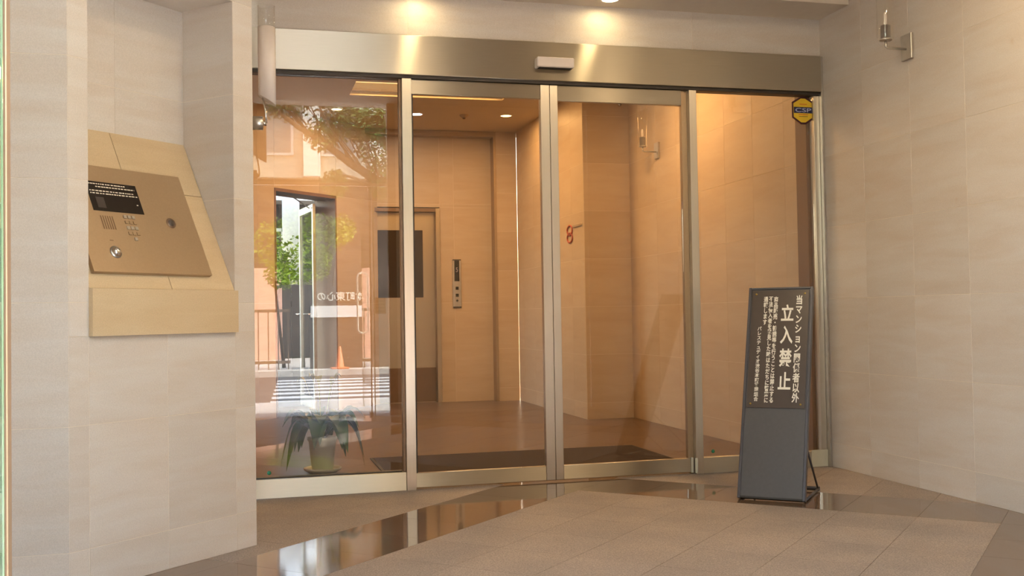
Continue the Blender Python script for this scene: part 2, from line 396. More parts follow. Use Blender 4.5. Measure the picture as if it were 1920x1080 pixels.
# right wall of the porch and its continuation in the lobby
tile_wall('wall_right', 'cream limestone wall right of the glass front, bare tiles with a clear lamp', (XR, 1.40), (XR, YG+0.02), 0, 3.32, +1, [y-1.40 for y in yg], M['stone'])
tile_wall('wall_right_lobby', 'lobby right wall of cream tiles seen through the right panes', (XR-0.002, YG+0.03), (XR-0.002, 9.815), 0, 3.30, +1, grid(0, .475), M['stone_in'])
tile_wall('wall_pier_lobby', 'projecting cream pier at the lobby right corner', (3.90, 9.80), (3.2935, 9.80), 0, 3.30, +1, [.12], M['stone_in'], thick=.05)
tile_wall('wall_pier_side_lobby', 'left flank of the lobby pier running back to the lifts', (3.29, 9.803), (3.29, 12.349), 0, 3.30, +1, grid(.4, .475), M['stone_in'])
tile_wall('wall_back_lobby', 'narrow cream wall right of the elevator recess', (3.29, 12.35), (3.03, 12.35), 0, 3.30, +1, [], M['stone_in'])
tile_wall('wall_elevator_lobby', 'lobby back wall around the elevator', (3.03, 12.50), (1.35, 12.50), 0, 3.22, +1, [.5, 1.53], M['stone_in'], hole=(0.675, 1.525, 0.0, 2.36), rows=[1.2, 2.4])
# 45 degree lobby wall with the side doorway
A0 = (-1.30, 9.60); A1 = (1.60, 12.50)
def t45(x): return (x-A0[0])*S2
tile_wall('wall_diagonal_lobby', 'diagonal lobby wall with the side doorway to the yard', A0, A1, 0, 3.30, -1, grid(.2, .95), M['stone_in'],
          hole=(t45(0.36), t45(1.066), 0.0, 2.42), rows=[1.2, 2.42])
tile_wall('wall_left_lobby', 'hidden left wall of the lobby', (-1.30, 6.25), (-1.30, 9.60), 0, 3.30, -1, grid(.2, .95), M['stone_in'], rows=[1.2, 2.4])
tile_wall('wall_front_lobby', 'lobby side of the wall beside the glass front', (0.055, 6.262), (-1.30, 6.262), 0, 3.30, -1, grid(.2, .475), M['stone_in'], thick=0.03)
# wall above the header, lower soffit above the doors
tile_wall('wall_front', 'cream wall above the steel header', (0.065, YG), (3.779, YG), 2.727, 2.98, -1, [0.93, 1.86, 2.79], M['stone'], rows=[])
# left block: face, chamfer with niche, return
CA, CB = Vector((-0.630, 4.274)), Vector((0.065, 4.969))
tile_wall('wall_left', 'pale limestone wall at the far left edge', (-1.60, 4.274), (-0.630, 4.274), 0, 3.32, -1, [0.02, 0.495], M['stone'])
NT0, NT1, NZ0, NZ1 = 2.667-2.5767, 3.438-2.5767, 0.977, 2.478
cl = (CB-CA).length
tile_wall('wall_chamfer', 'angled limestone wall holding the intercom niche', tuple(CA), tuple(CB), 0, 3.32, -1, [NT0, (NT0+NT1)/2, NT1], M['stone'], hole=(NT0, NT1, NZ0, NZ1), thick=0.02)
tile_wall('wall_return', 'short side wall between the angled wall and the glass front', (0.065, 4.969), (0.065, YG-0.04), 0, 3.32, -1, [0.475, 0.95], M['stone'], thick=0.02)
# outer walls beside the street entrance
YF = 1.40
tile_wall('wall_entrance', 'limestone wall beside the street entrance, opposite the glass front', (1.62, YF), (XR, YF), 0, 3.32, +1, grid(0, .475), M['stone'], thick=0.25)
tile_wall('wall_entrance_left', 'limestone wall left of the street entrance', (-1.60, YF), (-0.33, YF), 0, 3.32, +1, grid(0.3, .475), M['stone'], thick=0.25)
tile_wall('wall_side', 'side wall of the porch left of the camera', (-1.60, YF), (-1.60, 4.274), 0, 3.32, -1, grid(0, .475), M['stone'])

# ceilings
struct('ceiling', MB().box(-1.75, 3.93, 1.15, 5.88, 3.32, 3.5), M['plaster'], 'pale painted porch ceiling')
struct('ceiling_soffit', MB().box(-1.0, 3.779, 5.88, 6.38, 2.98, 3.49), M['plaster'], 'lowered soffit over the glass front')
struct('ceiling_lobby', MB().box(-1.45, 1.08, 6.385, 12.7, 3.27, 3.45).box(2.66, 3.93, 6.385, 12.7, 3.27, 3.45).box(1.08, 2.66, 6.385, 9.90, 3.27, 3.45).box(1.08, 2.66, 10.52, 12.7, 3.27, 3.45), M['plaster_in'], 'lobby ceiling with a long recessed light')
struct('ceiling_recess', MB().box(1.2, 3.03, 12.34, 12.49, 3.21, 3.268), M['bronze'], 'dark head trim over the elevator recess')
struct('trim_2', MB().box(3.0, 3.03, 12.34, 12.499, 0, 3.21), M['bronze'], 'thin metal corner trim right of the elevator')

# niche interior
def NP(t, d, z):
    """point at t along the chamfer, depth d into the wall, height z"""
    e = Vector((1, 1, 0))/S2; nn = Vector((-1, 1, 0))/S2
    return Vector((CA.x, CA.y, 0))+e*t+nn*d+Vector((0, 0, z))
ND = 0.328
mb = MB()
def nbox(mb, t0, t1, d0, d1, z0, z1):
    vs = [NP(t, d, z) for z in (z0, z1) for (t, d) in ((t0, d0), (t1, d0), (t1, d1), (t0, d1))]
    return mb.add(vs, [(0,3,2,1),(4,5,6,7),(0,1,5,4),(1,2,6,5),(2,3,7,6),(3,0,4,7)])
nbox(mb, NT0-.03, NT1+.03, ND-.0048, ND+.03, NZ0, NZ1+.03); nbox(mb, NT0-.03, NT0-.0005, .0205, ND+.004, NZ0, NZ1+.03)
nbox(mb, NT1+.0005, NT1+.03, .0205, ND+.004, NZ0, NZ1+.03); nbox(mb, NT0-.003, NT1+.003, .0205, ND+.004, NZ1+.003, NZ1+.03)
niche = struct('wall_niche', mb, M['grout'], 'tiled niche in the angled wall above the intercom')
zr = [1.0, 1.581, 2.054, NZ1]
for a, b in zip(zr[:-1], zr[1:]):
    tm = (NT0+NT1)/2
    for t0, t1 in ((NT0, tm), (tm, NT1)):
        q = nbox(MB(), t0+J*.7, t1-J*.7, ND-.006, ND+.006, a+J, b-J); q.build('tile', M['stone'], niche)
    for ta, tb in ((NT0-.004, NT0+.0006), (NT1-.0006, NT1+.004)):
        nbox(MB(), ta, tb, .001, ND-.007, a+J, b-J).build('tile', M['stone'], niche)
nbox(MB(), NT0+.001, NT1-.001, .0, ND-.007, NZ1-.0005, NZ1+.004).build('tile', M['stone'], niche)

# stone console: upright lip and steep slope
con = thing('stone_console', 'tan stone console with steep sloping top filling the niche', 'console', tuple(NP((NT0+NT1)/2, .1, .977)))
nbox(MB(), NT0+.001, NT1-.001, -.022, .0195, .977, 1.163).build('front_slab', M['stone_tan'], con)
SZ0, SZ1 = 1.163, 1.853
def SL(t, s, h=0.0):
    """point on the slope: s 0..1 up the slope, h height off it"""
    d = (ND-.008)*s; z = SZ0+(SZ1-SZ0)*s
    nrm = Vector((-(SZ1-SZ0), ND))/math.hypot(SZ1-SZ0, ND)   # (depth, z)
    return NP(t, d+nrm.x*h, z+nrm.y*h)
def slbox(mb, t0, t1, s0, s1, h0, h1):
    vs = [SL(t, s, h) for h in (h0, h1) for (t, s) in ((t0, s0), (t1, s0), (t1, s1), (t0, s1))]
    return mb.add(vs, [(0,3,2,1),(4,5,6,7),(0,1,5,4),(1,2,6,5),(2,3,7,6),(3,0,4,7)])
sh = (1.60-SZ0)/(SZ1-SZ0); tj = 3.02-2.5767; tj2 = 3.08-2.5767
for (a, b, c, d) in ((NT0+.001, tj, sh, 1), (tj, NT1-.001, sh, 1), (NT0+.001, tj2, 0, sh), (tj2, NT1-.001, 0, sh)):
    slbox(MB(), a+.0015, b-.0015, c+.002, d-.002, -.02, 0).build('tile', M['stone_tan'], con)
slbox(MB(), NT0+.002, NT1-.002, .01, .99, -.03, -.004).build('bed', M['plate'], con)

# intercom panel
T0 = 2.5767
def sz(z): return (z-SZ0)/(SZ1-SZ0)
ic = thing('intercom_panel', 'champagne metal intercom panel with keypad and dark screen on the sloping console', 'intercom', tuple(SL(3.0-T0, sz(1.22), 0)))
slbox(MB(), 2.700-T0, 3.312-T0, sz(1.222), sz(1.672), 0.001, .020).build('face_plate', M['bronze'], ic)
slbox(MB(), 2.704-T0, 3.308-T0, sz(1.226), sz(1.668), 0.0002, .001).build('gasket', M['black'], ic)
scr = slbox(MB(), 2.790-T0, 3.043-T0, sz(1.476), sz(1.602), .020, .0215).build('display', M['screen'], ic)
ln = MB()
for zrow, ta, tb in ((1.592, 2.800, 2.985), (1.580, 2.835, 3.030), (1.562, 2.800, 3.02), (1.551, 2.80, 3.035)):
    t = ta
    while t < tb:
        w = R.uniform(.006, .016); slbox(ln, t-T0, min(t+w, tb)-T0, sz(zrow-.0022), sz(zrow+.0022), .0215, .0218); t += w+R.uniform(.002, .006)
slbox(ln, 3.018-T0, 3.026-T0, sz(1.512), sz(1.516), .0215, .0218)
tag(ln.build('screen_print', M['paper'], scr), kind='stuff')
slbox(MB(), 2.818-T0, 2.858-T0, sz(1.49), sz(1.535), .0215, .0217).build('camera_window', M['plate'], scr)
g = slbox(MB(), 2.808-T0, 2.878-T0, sz(1.398), sz(1.458), .020, .0203); spk = g.build('speaker_grille', M['bronze'], ic)
for i in range(6):
    t = 2.812+i*.0112; slbox(MB(), t-T0, t+.005-T0, sz(1.400), sz(1.456), .0203, .0207).build('slot', M['kick'], spk)
def sldisc(mb, t, z, r, h0, h1, n=20, dome=False):
    c = SL(t-T0, sz(z), h0); ax = (SL(t-T0, sz(z), 1)-SL(t-T0, sz(z), 0)).normalized()
    pr = [(r, 0), (r, h1-h0), (0, h1-h0)] if not dome else [(r, 0)]+[(r*math.cos(a*math.pi/12), (h1-h0)*math.sin(a*math.pi/12)) for a in range(1, 7)]
    return mb.lathe(pr, c, n, ax)
for r_ in range(5):
    for c_ in range(3):
        if r_ == 4 and c_ != 1: continue
        tt = 2.935+c_*.021+r_*0.0; zz = 1.458-r_*.0235
        slbox(MB(), tt-.007-T0, tt+.007-T0, sz(zz-.0065), sz(zz+.0065), .020, .0235).build('key', M['bronze'] if r_ % 2 else M['alu'], ic)
hole_ = sldisc(MB(), 3.175, 1.448, .0245, .020, .0225).build('reader_ring', M['kick'], ic)
sldisc(MB(), 3.175, 1.448, .016, .0225, .0235).build('reader_core', M['plate'], hole_)
bt = sldisc(MB(), 2.832, 1.304, .027, .020, .024).build('button_collar', M['alu'], ic)
sldisc(MB(), 2.832, 1.304, .021, .024, .042, dome=True).build('button_dome', M['chrome'], bt)
slbox(MB(), 2.822-T0, 2.840-T0, sz(1.352), sz(1.3545), .020, .0204).build('mark', M['kick'], ic)

# ------------------------------------------------------------------ floors
def clip(poly, a, b, c):            # keep a*x+b*y <= c
    o = []
    for i in range(len(poly)):
        p, q = poly[i], poly[(i+1) % len(poly)]; dp = a*p[0]+b*p[1]-c; dq = a*q[0]+b*q[1]-c
        if dp <= 0: o.append(p)
        if (dp < 0 < dq) or (dq < 0 < dp):
            t = dp/(dp-dq); o.append((p[0]+(q[0]-p[0])*t, p[1]+(q[1]-p[1])*t))
    return o
def floor_tiles(parent, rect, plines, qlines, bandp, bandq, matf, matb, name='tile', bname='band_stone'):
    x0, x1, y0, y1 = rect; g = 0.0009
    for i in range(len(plines)-1):
        for k in range(len(qlines)-1):
            pa, pb, qa, qb = plines[i]+g, plines[i+1]-g, qlines[k]+g, qlines[k+1]-g
            pts = [((p-q)/S2, (p+q)/S2) for p, q in ((pa, qa), (pb, qa), (pb, qb), (pa, qb))]
            for (a, b, c) in ((1,0,x1), (-1,0,-x0), (0,1,y1), (0,-1,-y0)):
                if pts: pts = clip(pts, a, b, c)
            if len(pts) < 3: continue
            ar = abs(sum(pts[m][0]*pts[(m+1) % len(pts)][1]-pts[(m+1) % len(pts)][0]*pts[m][1] for m in range(len(pts))))/2
            if ar < 1e-4: continue
            pm, qm = (pa+pb)/2*S2, (qa+qb)/2*S2
            isb = any(a < pm < b for a, b in bandp) or any(a < qm < b for a, b in bandq)
            mb = MB().prism([(x, y, 0.0) for x, y in pts], (0, 0, 0.012)); mb.build(bname if isb else name, matb if isb else matf, parent)
def lines(breaks, step):
    o = []
    for a, b in zip(breaks[:-1], breaks[1:]):
        n = max(1, round((b-a)/step)); o += [a+(b-a)*i/n for i in range(n)]
    return o+[breaks[-1]]
fl = struct('floor', MB().box(-1.8, 3.95, 1.15, 6.30, -0.10, -0.002), M['floor_grout'], 'brown granite porch floor with dark polished diagonal bands')
PB = [(7.80, 8.52), (3.9, 4.6)]; QB = [(3.98, 4.69), (0.08, 0.78)]
pl = lines([x/S2 for x in (-0.6, 3.9, 4.6, 7.80, 8.52, 10.4)], .3772); ql = lines([x/S2 for x in (-3.0, 0.08, 0.78, 3.98, 4.69, 8.2)], .3772)
floor_tiles(fl, (-1.75, 3.84, 1.15, 6.29), pl, ql, PB, QB, M['granite'], M['band'])
fi = struct('floor_lobby', MB().box(-1.45, 3.9, 6.302, 12.70, -0.10, -0.002), M['floor_grout'], 'polished warm brown lobby floor behind the glass')
floor_tiles(fi, (-1.4, 3.84, 6.30, 12.68), lines([4.9/S2, 16.6/S2], .6), lines([2.4/S2, 14.2/S2], .6), [], [], M['granite_in'], M['band'])

# ------------------------------------------------------------------ glass front
def frame_piece(parent, name, x0, x1, y0, y1, z0, z1, mat, b=0.0015):
    return MB().bbox(x0, x1, y0, y1, z0, z1, b).build(name, M[mat], parent)
hd = thing('trim_1', 'wide brushed steel header over the glass front', None, (1.92, 6.19, 2.485), kind='structure')
frame_piece(hd, 'header_face', 0.066, 3.762, 6.195, 6.30, 2.487, 2.725, 'steel_h')
frame_piece(hd, 'track_shadow', 0.066, 3.762, 6.215, 6.30, 2.468, 2.4868, 'steel_dark', .0005)
frame_piece(hd, 'corner_trim', 3.763, 3.7785, 6.200, 6.235, 0.0, 2.725, 'alu', .001)
sn = thing('door_sensor', 'small pale automatic door sensor on the steel header', 'sensor', (1.895, 6.16, 2.55))
MB().bbox(1.776, 2.014, 6.125, 6.1945, 2.553, 2.616, .006).build('housing', M['frost'], sn)
MB().bbox(1.79, 2.00, 6.130, 6.185, 2.5515, 2.5525, .0003).build('lens_strip', M['black'], sn)
w1 = thing('window_1', 'fixed glass panel left of the sliding doors', None, (0.5, YG, 0), kind='structure')
frame_piece(w1, 'bottom_rail', 0.066, 0.951, 6.225, 6.290, 0.0, 0.110, 'steel_h')
frame_piece(w1, 'glass_stop', 0.066, 0.928, 6.240, 6.280, 0.1102, 0.118, 'steel_dark', .0005)
frame_piece(w1, 'post', 0.952, 1.010, 6.215, 6.290, 0.0, 2.4675, 'steel_v')
frame_piece(w1, 'post_edge', 0.936, 0.9515, 6.245, 6.285, 0.112, 2.4675, 'kick', .0008)
MB().box(0.066, 0.9355, 6.256, 6.264, 0.1182, 2.4675).build('glass_pane', M['glass'], w1)
d1 = thing('door_1', 'left sliding glass door with steel frame', None, (1.45, YG, 0), kind='structure')
frame_piece(d1, 'stile', 1.822, 1.8805, 6.232, 6.275, 0.012, 2.466, 'steel_v')
frame_piece(d1, 'top_rail', 1.011, 1.8215, 6.236, 6.272, 2.378, 2.466, 'steel_h')
frame_piece(d1, 'bottom_rail', 1.011, 1.8215, 6.236, 6.272, 0.012, 0.098, 'steel_h')
frame_piece(d1, 'stile', 1.0105, 1.022, 6.240, 6.270, 0.0985, 2.3775, 'steel_dark', .0008)
MB().box(1.0225, 1.8215, 6.250, 6.258, 0.0985, 2.3775).build('glass_pane', M['glass'], d1)
d2 = thing('door_2', 'right sliding glass door with steel frame and white end caps', None, (2.35, YG, 0), kind='structure')
frame_piece(d2, 'stile', 1.8835, 1.934, 6.232, 6.275, 0.012, 2.466, 'steel_v')
frame_piece(d2, 'top_rail', 1.9345, 2.769, 6.236, 6.272, 2.370, 2.466, 'steel_h')
frame_piece(d2, 'bottom_rail', 1.9345, 2.785, 6.236, 6.272, 0.012, 0.098, 'steel_h')
frame_piece(d2, 'stile', 2.770, 2.790, 6.240, 6.275, 0.0985, 2.466, 'bronze', .0008)
frame_piece(d2, 'end_cap', 2.7855, 2.802, 6.230, 6.272, 0.008, 0.103, 'pot', .001)
MB().box(1.9345, 2.7695, 6.250, 6.258, 0.0985, 2.3695).build('glass_pane', M['glass'], d2)
dl = MB().lathe([(.011, 0), (.011, .004), (0, .004)], (2.352, 6.2498, 2.363), 16, (0, -1, 0)).build('round_marker', M['kick'], d2)
w2 = thing('window_2', 'fixed glass panel right of the sliding doors behind the notice stand', None, (3.3, YG, 0), kind='structure')
frame_piece(w2, 'post', 2.815, 2.866, 6.215, 6.290, 0.0, 2.4675, 'steel_v')
frame_piece(w2, 'post_side', 2.7915, 2.8145, 6.255, 6.290, 0.0, 2.4675, 'bronze', .0008)
frame_piece(w2, 'end_cap', 2.8045, 2.822, 6.2095, 6.2145, 0.008, 0.103, 'pot', .0005)
frame_piece(w2, 'bottom_rail', 2.8665, 3.762, 6.225, 6.290, 0.0, 0.100, 'steel_h')
frame_piece(w2, 'rail_end', 3.64, 3.762, 6.2215, 6.2245, 0.001, 0.112, 'pot', .0005)
frame_piece(w2, 'jamb', 3.722, 3.762, 6.232, 6.290, 0.1005, 2.4675, 'steel_v')
frame_piece(w2, 'side_strip', 3.700, 3.7775, 6.300, 6.440, 0.0, 2.60, 'wood')
MB().box(2.8665, 3.7215, 6.256, 6.264, 0.1005, 2.4675).build('glass_pane', M['glass'], w2)
# wall between header and lobby ceiling
struct('wall_header_lobby', MB().box(0.06, 3.775, 6.301, 6.38, 2.60, 2.979).box(-1.30, 3.9, 6.301, 6.384, 2.9795, 3.4), M['plaster_in'], 'lobby side of the wall over the doors')

# stickers
st = thing('security_sticker', 'yellow hexagonal security sticker at the top right of the glass front', 'sticker', (3.657, 6.255, 2.37))
def flat_poly(pts, y, mat, name, parent, dy=.0006): 
    return MB().prism([(x, y, z) for x, z in pts], (0, -dy, 0)).build(name, M[mat], parent)
hexo = lambda s: [(3.657-.083*s, 2.37-.050*s), (3.657-.018*s, 2.37-.093*s), (3.657+.018*s, 2.37-.093*s), (3.657+.083*s, 2.37-.050*s), (3.657+.083*s, 2.37+.055*s), (3.657+.018*s, 2.37+.093*s), (3.657-.018*s, 2.37+.093*s), (3.657-.083*s, 2.37+.055*s)]
flat_poly(hexo(1.0), 6.2552, 'maroon', 'border', st); flat_poly(hexo(0.86), 6.2546, 'yellow', 'shield', st)
flat_poly([(3.588, 2.352), (3.726, 2.352), (3.726, 2.393), (3.588, 2.393)], 6.2540, 'navy', 'name_band', st)
lettering('CSP', .05, frame((3.657, 6.2532, 2.3725), (1,0,0), (0,0,1), (0,-1,0)), M['ltblue'], st, fit=(.118, .028), bold=.0006, depth=.0003)
for (a, b, z, w) in ((3.630, 3.684, 2.412, .007), (3.622, 3.692, 2.342, .006)):
    flat_poly([(a, z-w/2), (b, z-w/2), (b, z+w/2), (a, z+w/2)], 6.2540, 'orange', 'print_line', st)
flat_poly([(3.624, 2.328), (3.690, 2.328), (3.690, 2.331), (3.624, 2.331)], 6.2540, 'maroon', 'print_line', st)
for x, z, lab in ((0.155, 0.143, 'round green dot sticker low on the left glass panel'), (2.950, 0.134, 'round green dot sticker low on the right glass panel')):
    tag(MB().lathe([(.012, 0), (.012, .0008), (0, .0008)], (x, 6.2555, z), 18, (0,-1,0)).build('dot_sticker', M['green']), lab, 'sticker', 'green dot stickers on the glass')

# ------------------------------------------------------------------ notice stand
P0 = Vector((2.7725, 5.173, 0)); ex = Vector((.279, -.238, 0)).normalized(); bk = Vector((.649, .761, 0)).normalized()
wv = (bk*.40+Vector((0, 0, 1.158))); SLn = wv.length; wv.normalize(); nz_ = ex.cross(wv).normalized()      # toward the viewer
SM = frame(P0+Vector((0, 0, .012)), ex, wv, nz_)
ns = thing('notice_stand', 'dark grey leaning notice stand with white vertical lettering before the right panel', 'sign', tuple(P0))
hw = .1835; L = SLn
MB().box(-hw+.014, hw-.014, 0.004, L-.010, -.020, -.004).build('board', M['board'], ns, M4=SM)
for s_ in (-1, 1):
    MB().bbox(min(s_*hw, s_*(hw-.016)), max(s_*hw, s_*(hw-.016)), 0, L, -.034, .004, .002).build('side_rail', M['edge_blue'], ns, M4=SM)
MB().bbox(-hw+.0165, hw-.0165, L-.012, L-.001, -.030, .002, .001).build('top_rail', M['edge_blue'], ns, M4=SM)
MB().bbox(-hw+.0165, hw-.0165, 0.001, .012, -.030, .003, .001).build('bottom_rail', M['black'], ns, M4=SM)
pz0, pz1 = L*.415, L-.020
plt = MB().bbox(-hw+.022, hw-.022, pz0, pz1, -.0038, .0015, .0008).build('notice_plate', M['plate'], ns, M4=SM)
for sx in (-1, 1):
    for yy in (pz0+.022, pz1-.022):
        MB().lathe([(.006, 0), (.006, .002), (.004, .004), (0, .0045)], (sx*(hw-.045), yy, .0015), 14).build('screw', M['brass'], plt, M4=SM)
def column(txt, x, y_top, y_bot, w, bold):
    cy = (y_top+y_bot)/2
    Mx = SM @ Matrix.Translation((x, cy, .0022))
    lettering('\n'.join(txt), w, Mx, M['white'], plt, fit=(w, y_top-y_bot), bold=bold, line=1.0, depth=.0004)
ph = pz1-pz0
def fy(f): return pz1-ph*(f*1.03-.01)        # fraction down the plate
column('当マンション関係者以外', .108, fy(.055), fy(.935), .040, .0009)
for ch_, fc, hh in (('立', .200, .137), ('入', .385, .150), ('禁', .575, .150), ('止', .762, .140)):
    column(ch_, .044, fy(fc-hh/2), fy(fc+hh/2), .070, .0016)
column('商品販売・勧誘等を行うことは禁止する', -.0235, fy(.062), fy(.940), .0255, .0006)
column('不法侵入者を発見した時はただちに警察に', -.0525, fy(.062), fy(.940), .0255, .0006)
column('通報します', -.0815, fy(.062), fy(.300), .0255, .0006)
column('パレステュディオ渋谷本町管理組合', -.1100, fy(.315), fy(.930), .0245, .0005)
# rear foot and struts
for s_ in (-1, 1):
    a = P0+ex*s_*(hw-.008); b = a+bk*.455
    MB().tube([a+Vector((0,0,.010))+bk*.03, b+Vector((0,0,.010))], .008, 8).build('foot_bar', M['edge_blue'], ns)
    c = P0+ex*s_*(hw-.008)+wv*.295-nz_*.026; c.z += .012
    MB().tube([c, b-bk*.03+Vector((0,0,.022))], .006, 8).build('strut', M['edge_blue'], ns)
a = P0-ex*(hw-.001)+bk*.455; b = P0+ex*(hw-.001)+bk*.455
MB().tube([a+Vector((0,0,.012)), b+Vector((0,0,.012))], .011, 10).build('rear_bar', M['edge_blue'], ns)

# ------------------------------------------------------------------ wall lamps
def wall_lamp(name, label, y, z, wallx):
    t = thing(name, label, 'lamp', (wallx, y, z), group='clear glass wall lamps')
    MB().bbox(wallx-.018, wallx-.0005, y-.050, y+.050, z-.074, z+.074, .002).build('back_plate', M['alu'], t)
    cx = wallx-.150
    MB().tube([(wallx-.018, y, z-.012), (cx+.012, y, z-.012), (cx, y, z-.004), (cx, y, z+.030)], .0065, 10).build('arm', M['alu'], t)
    cup = MB().lathe([(0, 0), (.034, 0), (.036, .006), (.034, .012), (.028, .014), (.028, .088), (.024, .090), (0, .090)], (cx, y, z+.030), 24).build('cup', M['alu'], t)
    MB().lathe([(.010, .090), (.011, .10), (.011, .150), (.006, .165), (0, .167)], (cx, y, z+.030), 16).build('bulb', M['frost'], cup)
    MB().lathe([(.046, .004), (.048, .02), (.048, .46), (.047, .462), (.046, .46), (.046, .02), (.044, .006)], (cx, y, z+.030), 32).build('glass_shade', M['glass_lamp'], t)
wall_lamp('wall_lamp', 'clear glass wall lamp high on the porch right wall', 5.280, 2.555, XR)
wall_lamp('wall_lamp', 'clear glass wall lamp on the lobby wall behind the right sliding door', 9.06, 2.545, XR-.002)
ll = thing('wall_lamp', 'tall frosted tube wall lamp beside the left end of the steel header', 'lamp', (0.066, 5.30, 2.0))
MB().lathe([(0, 0), (.034, 0), (.034, .050), (.031, .053), (0, .053)], (0.0665, 5.30, 2.002), 28, (1,0,0)).build('mount', M['alu'], ll)
cxl = .140
MB().lathe([(0, 0), (.013, 0), (.013, .018), (0, .018)], (0.1175, 5.30, 2.002), 16, (1,0,0)).build('joint', M['chrome'], ll)
MB().tube([(.135, 5.30, 2.002), (.132, 5.30, 2.06), (.118, 5.30, 2.13)], .005, 8).build('arm', M['chrome'], ll)
mb = MB(); n_ = 32; rr = .043; k0 = len(mb.v)
for lev, (zz, sl) in enumerate(((2.115, .62), (2.48, 0.0))):
    for j in range(n_):
        a = 2*math.pi*j/n_; mb.v.append(Vector((cxl+rr*math.cos(a), 5.30+rr*math.sin(a), zz-sl*rr*math.cos(a))))
for j in range(n_): mb.f.append((j, (j+1) % n_, n_+(j+1) % n_, n_+j)); mb.sm.append(True)
mb.f.append(tuple(reversed(range(n_)))); mb.sm.append(False); mb.f.append(tuple(range(n_, 2*n_))); mb.sm.append(False)
mb.build('frosted_tube', M['frost'], ll)
MB().lathe([(.0425, 0), (.0425, .105), (.0405, .105), (.0405, 0), (.0425, 0)], (cxl, 5.30, 2.4815), 32).build('glass_sleeve', M['glass_lamp'], ll)

# ------------------------------------------------------------------ downlights and their light
def downlight(label, x, y, z, r, mat, power, color, spot=None, group=None):
    t = thing('downlight', label, 'downlight', (x, y, z), group or 'round ceiling downlights')
    MB().lathe([(r+.012, 0), (r+.012, -.004), (r, -.006), (r, 0)], (x, y, z-.0005), 28).build('trim_ring', M['frost'], t)
    MB().lathe([(0, -.0035), (r, -.0035), (r, -.002), (0, -.002)], (x, y, z-.0005), 28).build('diffuser', mat, t)
    if power:
        o = lamp('downlight_lamp', 'AREA', (x, y, z-.012), power, color, size=2*r)
        o.data.spread = math.radians(178)
downlight('porch ceiling downlight nearest the left panel', 1.454, 3.60, 3.32, .075, M['e_halo'], 23, HALO)
downlight('porch ceiling downlight left of the right sliding door', 2.732, 3.60, 3.32, .055, M['e_warm'], 5, HALO)
downlight('porch ceiling downlight nearest the notice stand', 3.234, 3.55, 3.32, .075, M['e_halo'], 23, HALO)
downlight('soffit downlight at the top edge above the right sliding door', 2.235, 6.07, 2.98, .05, M['e_halo'], .26, HALO)
downlight('soffit downlight above the left fixed glass panel', 1.05, 6.07, 2.98, .05, M['e_halo'], .26, HALO)
downlight('bright cool lobby downlight before the elevator', 1.90, 11.38, 3.27, .065, M['e_white'], 10, (1.0, .80, .62))
downlight('yellow lobby downlight near the diagonal wall', 1.02, 11.25, 3.27, .055, M['e_warm'], 4, WARM)
downlight('warm lobby downlight over the potted plant', 0.9, 7.4, 3.27, .06, M['e_warm'], 7, WARM)
downlight('warm lobby downlight by the right wall', 3.0, 8.1, 3.27, .06, M['e_warm'], 38, WARM)
downlight('warm lobby downlight in the pier corner', 2.9, 11.3, 3.27, .06, M['e_warm'], 8, WARM)
lu = thing('ceiling_light', 'long recessed warm ceiling light behind the door heads', 'ceiling light', (1.87, 10.2, 3.27))
MB().box(1.082, 2.658, 9.902, 10.518, 3.40, 3.42).build('diffuser', M['e_cove'], lu)
MB().box(1.081, 1.083, 9.902, 10.518, 3.271, 3.41).box(2.657, 2.659, 9.902, 10.518, 3.271, 3.41).box(1.083, 2.657, 9.901, 9.904, 3.271, 3.41).box(1.083, 2.657, 10.516, 10.519, 3.271, 3.41).build('reflector', M['plaster_in'], lu)
for yy in (9.95, 10.44, 10.475): MB().box(1.084, 2.656, yy, yy+.012, 3.30, 3.32).build('louver', M['bronze'], lu)
lamp('ceiling_light_lamp', 'AREA', (1.87, 10.2, 3.29), 56, WARM, size=1.5, size_y=.55)

# ceiling speck (smoke detector) and access panel joints on the lobby ceiling
sm = thing('smoke_detector', 'small dark detector on the lobby ceiling before the elevator', 'detector', (2.43, 11.35, 3.27))
MB().lathe([(.05, 0), (.05, -.012), (.03, -.03), (0, -.032)], (2.43, 11.35, 3.2695), 20).build('base', M['bronze'], sm)
MB().lathe([(.018, -.032), (.014, -.045), (0, -.046)], (2.43, 11.35, 3.2695), 16).build('sensor_cap', M['kick'], sm)

# ------------------------------------------------------------------ elevator
el = thing('elevator', 'elevator entrance with tall dark window in its steel door', 'elevator', (1.93, 12.5, 0))
frame_piece(el, 'jamb', 1.510, 1.560, 12.46, 12.60, 0.0, 2.345, 'elev')
frame_piece(el, 'jamb', 2.300, 2.350, 12.46, 12.60, 0.0, 2.345, 'elev')
frame_piece(el, 'lintel', 1.5605, 2.2995, 12.46, 12.60, 2.300, 2.345, 'kick')
dr = frame_piece(el, 'door_leaf', 1.561, 2.299, 12.57, 12.60, 0.0, 2.2995, 'elev')
frame_piece(el, 'window', 1.600, 2.155, 12.565, 12.5695, 1.27, 2.085, 'elev_glass', .001)
frame_piece(el, 'kick_plate', 1.562, 2.298, 12.565, 12.5695, 0.01, .42, 'kick', .001)
ep = thing('call_panel', 'narrow steel elevator call panel with dark floor display', 'call panel', (2.555, 12.5, 1.14))
MB().bbox(2.503, 2.607, 12.482, 12.4995, 1.140, 1.725, .002).build('plate', M['alu'], ep)
pd = MB().bbox(2.525, 2.585, 12.478, 12.4818, 1.46, 1.712, .001).build('display', M['screen'], ep)
lettering('5', .1, frame((2.555, 12.4775, 1.60), (1,0,0), (0,0,1), (0,-1,0)), M['e_digit'], pd, fit=(.024, .055), depth=.0003)
